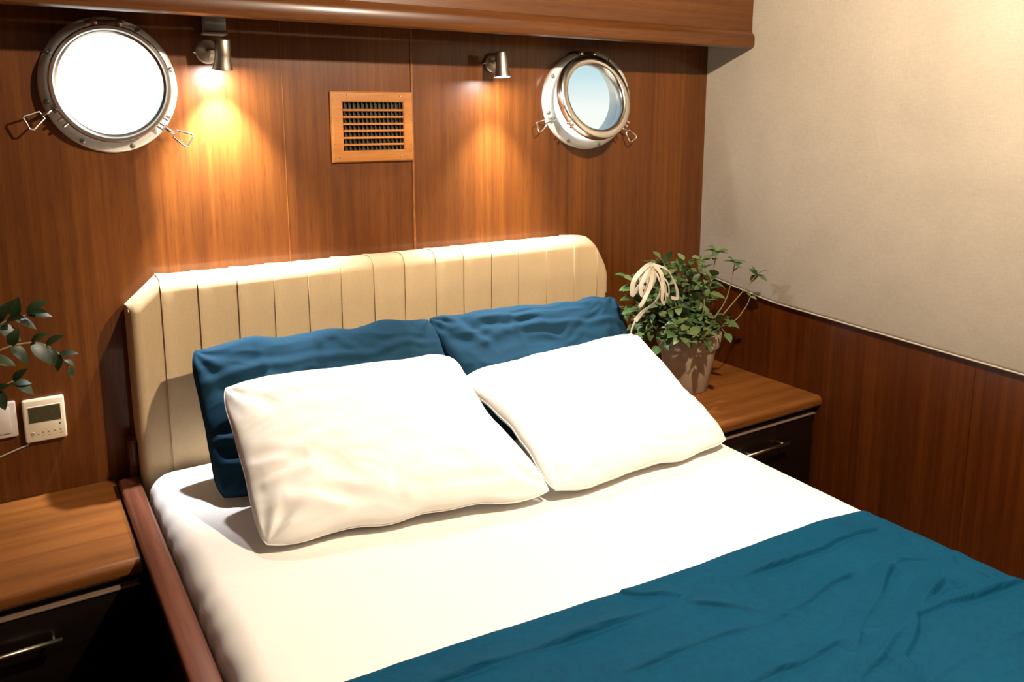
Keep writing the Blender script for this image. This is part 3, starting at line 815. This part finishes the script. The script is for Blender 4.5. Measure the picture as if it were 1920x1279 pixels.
# ------------------------------------------------------------------ wall lamps
def wall_lamp(piv, d, plate_x, label):
    root = thing('reading_lamp', (plate_x, 0, 1.625), label, 'lamp', 'brushed metal wall reading lamps')
    lathe('wall_plate', [(.0001, -.014), (.026, -.0135), (.0295, -.0105), (.030, -.001), (.030, 0)], (plate_x, 0, 1.624), (0, 1, 0), LAMPMETAL, root, 40)
    tube('arm', [(plate_x, -.012, 1.626), (plate_x+(piv.x-plate_x)*.5, -.035, 1.627), (piv.x, -.060, 1.627), (piv.x, -.068, 1.626)], [.007, .006, .006, .006], LAMPMETAL, root, 14)
    tube('set_screw', [(plate_x-.029, -.007, 1.622), (plate_x-.034, -.007, 1.622)], .0022, STEEL, root, 8)
    prof = [(.0001, -.0265), (.0165, -.0262), (.0183, -.024), (.0184, .012), (.0190, .020), (.0225, .038), (.0245, .046), (.0246, .0475), (.0232, .047), (.0205, .040), (.0185, .034)]
    sh = lathe('lamp_head', prof, piv, d, LAMPMETAL, root, 40)
    lathe('lens', [(.0001, .0445), (.0200, .0445), (.0226, .0465)], piv, d, LED, root, 32)
    tube('neck', [piv+Vector((0, .020, 0)), piv+Vector((0, .012, 0))], .008, LAMPMETAL, root, 12)
    return root
wall_lamp(LAMP1, LAMP1_DIR, .478, 'small silver spot lamp beside the left porthole, below a grey box')
wall_lamp(LAMP2, LAMP2_DIR, 1.316, 'small silver spot lamp beside the right porthole')
cb = thing('cable_box', (.495, 0, 1.70), 'grey plastic cable box above the left wall lamp', 'cable box')
box('box_body', (.470, -.040, 1.672), (.520, -.001, 1.84), GREYBOX, cb, .003, 2)
box('box_lip', (.466, -.043, 1.664), (.522, -.001, 1.6715), GREYBOX, cb, .003, 2)

# ------------------------------------------------------------------ wall controller, switch, cord
ct = thing('climate_controller', (.044, 0, .743), 'cream wall controller with grey screen and a row of buttons', 'controller')
box('controller_body', (.000, -.016, .690), (.089, -.0005, .797), WHITEPLASTIC, ct, .005, 3)
box('screen_bezel', (.0095, -.0168, .7375), (.0810, -.0145, .7805), WHITEPLASTIC, ct, .0008, 1)
box('screen', (.0115, -.0175, .7395), (.0790, -.0155, .7785), LCD, ct, .0005, 1)
def disc(name, x, z, r, mat, parent, y=-.0160):
    return lathe(name, [(.0001, -.0012), (r*.8, -.0012), (r, 0)], (x, y, z), (0, 1, 0), mat, parent, 16)
disc('button', .0165, .7125, .0048, BTN, ct); disc('button', .0290, .7098, .0026, BTN, ct)
for x, z in ((.0390, .7135), (.0510, .7135), (.0640, .7135), (.0760, .7135)): disc('button', x, z, .0028, BTN, ct)
disc('sensor_dot', .0755, .7290, .0019, BLACK, ct)
for x, wd in ((.0165, .010), (.0390, .006), (.0520, .008), (.0650, .004), (.0765, .007)):
    box('button_label', (x-wd/2, -.0163, .7045), (x+wd/2, -.0158, .7058), BTN, ct)
sw = thing('light_switch', (-.055, 0, .757), 'pale square wall switch left of the cream controller', 'switch')
box('switch_plate', (-.098, -.012, .712), (-.012, -.0005, .800), WHITEPLATE, sw, .004, 3)
box('rocker', (-.083, -.0165, .724), (-.024, -.0115, .789), WHITEPLATE, sw, .003, 2)
cord = tube('cord', [(.012, -.006, .693), (.004, -.005, .684), (-.02, -.004, .677), (-.05, -.004, .668), (-.09, -.004, .655), (-.13, -.004, .63), (-.16, -.005, .58), (-.17, -.006, .5515)], .0021, RIBBON, None, 8, base=(-.02, -.004, .677))
tag(cord, 'thin pinkish cord running down left from the cream controller', 'cord')

# ------------------------------------------------------------------ plants
def leaf_mesh(name, L, W, mat, curl=.15, fold=.12, blunt=.0):
    rows = []; n = 7
    for i in range(n+1):
        t = i/n; w = W*.5*(math.sin(PI*t**(.8+blunt))**.8 if 0 < t < 1 else (.06 if t == 0 else .02))
        z = -curl*L*t*t
        rows.append([Vector((-w, L*t, z+fold*w)), Vector((0, L*t, z)), Vector((w, L*t, z+fold*w))])
    V, F = grid_data(rows)
    me = bpy.data.meshes.new(name); me.from_pydata([tuple(v) for v in V], [], F); me.materials.append(mat)
    me.polygons.foreach_set('use_smooth', [True]*len(me.polygons)); return me
def place_leaf(me, parent, p, d, upv, s=1.0):
    d = Vector(d).normalized(); upv = Vector(upv)
    x = d.cross(upv)
    if x.length < 1e-3: x = Vector((1, 0, 0))
    x.normalize(); z = x.cross(d)
    M3 = Matrix((x, d, z)).transposed()
    o = new_obj('leaf', me, parent); o.location = Vector(p)-root_loc(parent)
    o.rotation_mode = 'QUATERNION'; o.rotation_quaternion = M3.to_quaternion(); o.scale = (s, s, s); return o
def bez(a, b, c, t): return a*(1-t)**2+b*2*t*(1-t)+c*t*t
PC = Vector((1.925, -.265, .5505))
pp = thing('potted_plant', PC, 'leafy green shrub in a pale clay pot with a white ribbon on the right nightstand', 'plant')
lathe('pot', [(.0001, .0), (.066, 0), (.070, .004), (.094, .150), (.0945, .1515), (.102, .1525), (.1045, .156), (.110, .200), (.1085, .204), (.101, .204), (.096, .190), (.093, .160)], PC, (0, 0, 1), POTCLAY, pp, 48, sharp=45)
lathe('soil', [(.0001, .186), (.05, .189), (.094, .184)], PC, (0, 0, 1), SOIL, pp, 32)
lm = [leaf_mesh('leaf_shape', .044, .028, LEAF, .25, .25), leaf_mesh('leaf_shape', .038, .026, LEAF, .1, .35, .25), leaf_mesh('leaf_shape', .052, .024, LEAF, .35, .2)]
rnd = random.Random(11)
nleaf = 0
def stem(pts, parent, r0=.0024, r1=.0010, nm='stem'):
    a, b, c = map(Vector, pts)
    P = [bez(a, b, c, t/9) for t in range(10)]
    tube(nm, P, [r0+(r1-r0)*t/9 for t in range(10)], STEM, parent, 6); return P
XMAX = XR-.030
def clampx(p):
    p = Vector(p); p.x = min(p.x, XMAX-.015); p.y = min(p.y, -.03); return p
S0 = PC+Vector((0, 0, .188))
tips = []
for k in range(42):
    a = rnd.uniform(0, 2*PI); rad = .30*math.sqrt(rnd.uniform(.06, 1))
    el = rnd.uniform(0.02, .275)
    hz = el*(1-.25*(rad/.30)**2)
    x = math.cos(a)*rad*(.85 if math.cos(a) < 0 else .5) - .06; y = math.sin(a)*rad*.70-.01
    tips.append(S0+Vector((x, y, hz)))
# a low overhanging skirt on the left and front
for a_, h in ((2.9, .00), (3.3, .02), (3.6, -.01), (3.9, .03), (4.3, .00), (2.6, .06), (3.1, .10), (3.5, .14), (4.6, .03), (2.8, .16)):
    tips.append(S0+Vector((math.cos(a_)*.235, math.sin(a_)*.19, h+.02)))
for i, tp in enumerate(tips):
    tp = clampx(tp)
    if tp.x < 1.735 and tp.y > -.22: tp.y = -.24
    if tp.z < .72: tp.z = .74
    st = S0+Vector((rnd.uniform(-.05, .05), rnd.uniform(-.05, .05), -.004))
    mid = st*.5+tp*.5+Vector((rnd.uniform(-.02, .02), rnd.uniform(-.02, .02), .05+rnd.uniform(0, .05)))
    P = stem((st, mid, tp), pp)
    m = 5 if i % 4 else 4
    for j in range(m):
        if nleaf > 285: break
        t = .42+.58*(j+rnd.uniform(-.2, .2))/(m-1); t = min(1, max(.35, t))
        p = bez(st, mid, tp, t); tan = (bez(st, mid, tp, min(1, t+.02))-bez(st, mid, tp, t-.02)).normalized()
        az = rnd.uniform(0, 2*PI); u, v = frame_of(tan)
        d = (u*math.cos(az)+v*math.sin(az))*.9+tan*.45+Vector((0, 0, .15))
        if j == m-1: d = tan+Vector((0, 0, .1))
        d.normalize()
        if p.x+d.x*.04 > XMAX: d.x = -abs(d.x)
        if p.y+d.y*.04 > -.012: d.y = -abs(d.y)
        place_leaf(lm[rnd.randrange(3)], pp, p, d, Vector((rnd.uniform(-.4, .4), rnd.uniform(-.6, .1), 1)), rnd.uniform(.8, 1.25)); nleaf += 1
# the many more small leaves deep in the shrub, past counting
VV, FF = [], []
for k in range(620):
    st = S0+Vector((rnd.uniform(-.04, .04), rnd.uniform(-.04, .04), 0)); tp = tips[rnd.randrange(len(tips))]
    mid = st*.5+tp*.5+Vector((0, 0, .07)); p = bez(st, mid, tp, rnd.uniform(.35, 1.0))+Vector((rnd.gauss(0, .014), rnd.gauss(0, .014), rnd.gauss(0, .012)))
    p.x = min(p.x, XMAX-.04); p.y = min(p.y, -.05)
    if p.z < .73: continue
    d = Vector((rnd.gauss(0, 1), rnd.gauss(0, 1), rnd.gauss(.2, .6))).normalized(); upv = Vector((rnd.uniform(-.5, .5), rnd.uniform(-.6, .3), 1))
    x_ = d.cross(upv).normalized(); z_ = x_.cross(d); sc_ = rnd.uniform(.6, .95)
    me_ = lm[rnd.randrange(3)]; b0 = len(VV)
    for v in me_.vertices: VV.append(p+(x_*v.co.x+d*v.co.y+z_*v.co.z)*sc_)
    for f in me_.polygons: FF.append(tuple(b0+i for i in f.vertices))
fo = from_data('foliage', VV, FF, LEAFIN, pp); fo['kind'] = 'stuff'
# long bare stems leaning to the right with tufts at their ends
def long_stem(pts, tuft, scale=1.0, side=()):
    P = [Vector(p) for p in pts]; Q = []
    for i in range(len(P)-1):
        p0 = P[max(i-1, 0)]; p1 = P[i]; p2 = P[i+1]; p3 = P[min(i+2, len(P)-1)]
        for k in range(6):
            t = k/6; Q.append(.5*((2*p1)+(p2-p0)*t+(2*p0-5*p1+4*p2-p3)*t*t+(3*p1-p0-3*p2+p3)*t**3))
    Q.append(P[-1])
    tube('stem', Q, [.0028+(.0014-.0028)*i/(len(Q)-1) for i in range(len(Q))], STEM, pp, 7)
    e = P[-1]; tan = (P[-1]-P[-2]).normalized()
    for k in range(tuft):
        az = 2*PI*k/tuft+.4; u, v = frame_of(tan)
        d = (u*math.cos(az)+v*math.sin(az))+tan*(.5 if k % 2 else .1)
        if e.x+d.normalized().x*.04*scale > XMAX: d.x = -.3*abs(d.x)
        place_leaf(lm[k % 3], pp, e, d, (rnd.uniform(-.3, .3), -.4, 1), scale)
    for tt in side:
        p = Q[int(tt*(len(Q)-1))]; place_leaf(lm[0], pp, p, (rnd.uniform(-1, 1), -.5, rnd.uniform(0, 1)), (0, 0, 1), .8)
long_stem([S0+Vector((.02, 0, 0)), (1.93, -.33, .85), (1.945, -.34, .94), (1.958, -.345, 1.030)], 7, 1.0, (.6, .75, .9))
long_stem([S0+Vector((.03, -.01, 0)), (1.97, -.33, .80), (2.02, -.34, .87), (2.045, -.345, .985)], 6, .95, (.9,))
long_stem([S0+Vector((.03, -.03, 0)), (1.97, -.36, .81), (2.05, -.36, .87), (2.142, -.355, .935)], 6, .95)
long_stem([S0+Vector((.02, -.04, 0)), (1.93, -.36, .775), (2.02, -.37, .79), (2.075, -.37, .83), (2.100, -.37, .868)], 2, .5)
long_stem([S0+Vector((-.02, -.02, 0)), (1.90, -.35, .83), (1.91, -.34, .93), (1.905, -.33, 1.005)], 6, 1.0, (.7, .85))
# white raffia bow hanging on the upper left of the shrub
def strip(pts, wdt, name='ribbon', parent=None):
    P = [Vector(p) for p in pts]; Q = []
    for i in range(len(P)-1):
        p0 = P[max(i-1, 0)]; p1 = P[i]; p2 = P[i+1]; p3 = P[min(i+2, len(P)-1)]
        for k in range(7):
            t = k/7; Q.append(.5*((2*p1)+(p2-p0)*t+(2*p0-5*p1+4*p2-p3)*t*t+(3*p1-p0-3*p2+p3)*t**3))
    Q.append(P[-1]); rows = []
    for i, q in enumerate(Q):
        tan = (Q[min(i+1, len(Q)-1)]-Q[max(i-1, 0)]).normalized()
        s = tan.cross(Vector((.5*math.sin(i*.13+len(name)+P[1].x*40), -.8, .3+.5*math.sin(i*.2)))).normalized()*wdt*.5
        n = tan.cross(s).normalized()*.0006
        rows.append([q-s-n, q+s-n, q+s+n, q-s+n])
    V, F = grid_data(rows, cyc=True)
    from_data(name, V, F, RIBBON, parent, smooth=False)
rb = thing('ribbon_bow', (0, 0, 0)); rb.parent = pp; rb.location = (0, 0, 0)
bpy.data.objects.remove(rb)
K = Vector((1.700, -.325, 1.010))
loops_ = [
    [K, (1.652, -.35, 1.012), (1.605, -.35, .975), (1.600, -.35, .930), (1.622, -.35, .950), (1.662, -.35, .985), K],
    [K, (1.665, -.36, .965), (1.630, -.37, .915), (1.612, -.37, .895), (1.650, -.36, .925), (1.690, -.35, .975), K],
    [K, (1.705, -.36, .985), (1.700, -.37, .94), (1.672, -.37, .900), (1.637, -.36, .875), (1.605, -.36, .850)],
    [(1.605, -.36, .850), (1.590, -.36, .82), (1.592, -.36, .79), (1.602, -.36, .765)],
    [K, (1.700, -.37, .955), (1.694, -.38, .905), (1.712, -.375, .90), (1.722, -.36, .95), K],
    [K, (1.735, -.35, .995), (1.757, -.355, .965), (1.772, -.36, .93), (1.775, -.36, .900), (1.750, -.36, .905)],
    [K, (1.68, -.34, 1.01), (1.645, -.34, .99), (1.64, -.345, .955), (1.67, -.345, .945), K],
    [K, (1.66, -.35, 1.0), (1.628, -.355, .955), (1.632, -.36, .925), (1.655, -.355, .955), K],
    [K, (1.715, -.345, .98), (1.735, -.36, .95), (1.728, -.37, .915), (1.71, -.36, .95), K],
]
for i, l in enumerate(loops_): strip(l, (.014, .012, .014, .007, .012, .011, .012, .012, .010)[i], 'ribbon', pp)

# dark leafy plant at the left edge, its shadow put into the leaf colour
DC = Vector((-.175, -.165, .5505))
dp = thing('potted_plant', DC, 'dark glossy leafy plant at the left edge of the picture above the switch', 'plant')
lathe('pot', [(.0001, 0), (.066, 0), (.070, .004), (.094, .13), (.097, .132), (.099, .165), (.092, .165), (.088, .150)], DC, (0, 0, 1), GREYBOX, dp, 40, sharp=45)
lathe('soil', [(.0001, .150), (.088, .150)], DC, (0, 0, 1), SOIL, dp, 24)
dl = [leaf_mesh('leaf_shape', .062, .032, LEAFDARKSHADE, .25, .2), leaf_mesh('leaf_shape', .050, .028, LEAFDARKSHADE, .4, .2)]
def dark_branch(pts, leaves):
    P = [Vector(p) for p in pts]; Q = []
    for i in range(len(P)-1):
        p0 = P[max(i-1, 0)]; p1 = P[i]; p2 = P[i+1]; p3 = P[min(i+2, len(P)-1)]
        for k in range(6):
            t = k/6; Q.append(.5*((2*p1)+(p2-p0)*t+(2*p0-5*p1+4*p2-p3)*t*t+(3*p1-p0-3*p2+p3)*t**3))
    Q.append(P[-1])
    tube('stem', Q, [.0034-.0020*i/(len(Q)-1) for i in range(len(Q))], STEM, dp, 7)
    for t, dx, dy, dz, s in leaves:
        p = Q[min(len(Q)-1, int(t*(len(Q)-1)))]
        place_leaf(dl[rnd.randrange(2)], dp, p, (dx, dy, dz), (rnd.uniform(-.3, .3), -.5, .8), s)
D0 = DC+Vector((0, 0, .152))
dark_branch([D0, (-.13, -.19, .88), (-.06, -.20, 1.01), (.028, -.20, 1.045)],
            [(.5, .3, -.4, .7, 1), (.55, .8, -.3, -.2, .9), (.65, -.2, -.3, 1, .9), (.7, .6, -.3, .5, 1), (.8, .4, -.2, .9, 1), (.8, .7, -.2, -.5, .9), (.9, .1, -.2, 1, .9), (.92, .9, -.2, -.3, .9), (1, .6, -.2, .7, .95), (1, 1, -.2, .1, .9), (1, .35, -.5, .25, .9), (.86, .5, -.7, .4, .8)])
dark_branch([D0, (-.12, -.21, .84), (-.05, -.22, .965), (.03, -.21, .985), (.075, -.20, .955), (.098, -.20, .915)],
            [(.35, .5, -.3, .7, .9), (.4, .9, -.4, -.1, 1), (.5, .3, -.3, .8, .8), (.5, .7, -.3, -.6, 1), (.6, .5, -.4, .6, .8), (.62, .6, -.3, -.7, 1), (.72, .6, -.3, .5, .7), (.74, .2, -.5, -.8, .8), (.85, .8, -.2, .1, .6), (.86, -.2, -.3, -.9, .6), (.93, .7, -.2, -.3, .5), (1, .3, -.2, -1, .5)])
dark_branch([D0, (-.13, -.23, .80), (-.08, -.25, .88), (-.01, -.24, .915)],
            [(.4, .4, -.4, .8, 1), (.5, .9, -.3, -.2, 1), (.6, .3, -.5, .7, 1), (.7, .7, -.3, -.5, .9), (.8, .5, -.4, .5, .9), (.85, .3, -.4, -.9, .9), (.95, 1, -.2, .1, .8), (1, .8, -.2, -.6, .8), (1, .5, -.3, .7, .7)])
dark_branch([D0, (-.15, -.16, .90), (-.12, -.15, 1.02), (-.06, -.16, 1.06)],
            [(.5, -.7, -.3, .5, 1), (.6, .5, -.4, .7, 1), (.7, -.5, -.4, .8, 1), (.8, .8, -.3, .3, 1), (.9, .3, -.3, 1, 1), (1, .9, -.3, .3, 1), (1, -.1, -.4, 1, 1)])
dark_branch([D0, (-.22, -.20, .86), (-.28, -.22, .98)],
            [(.4, -.6, -.3, .5, 1), (.6, .5, -.4, .7, 1), (.7, -.8, -.4, .2, 1), (.9, .4, -.3, 1, 1), (1, -.9, -.3, .3, 1)])
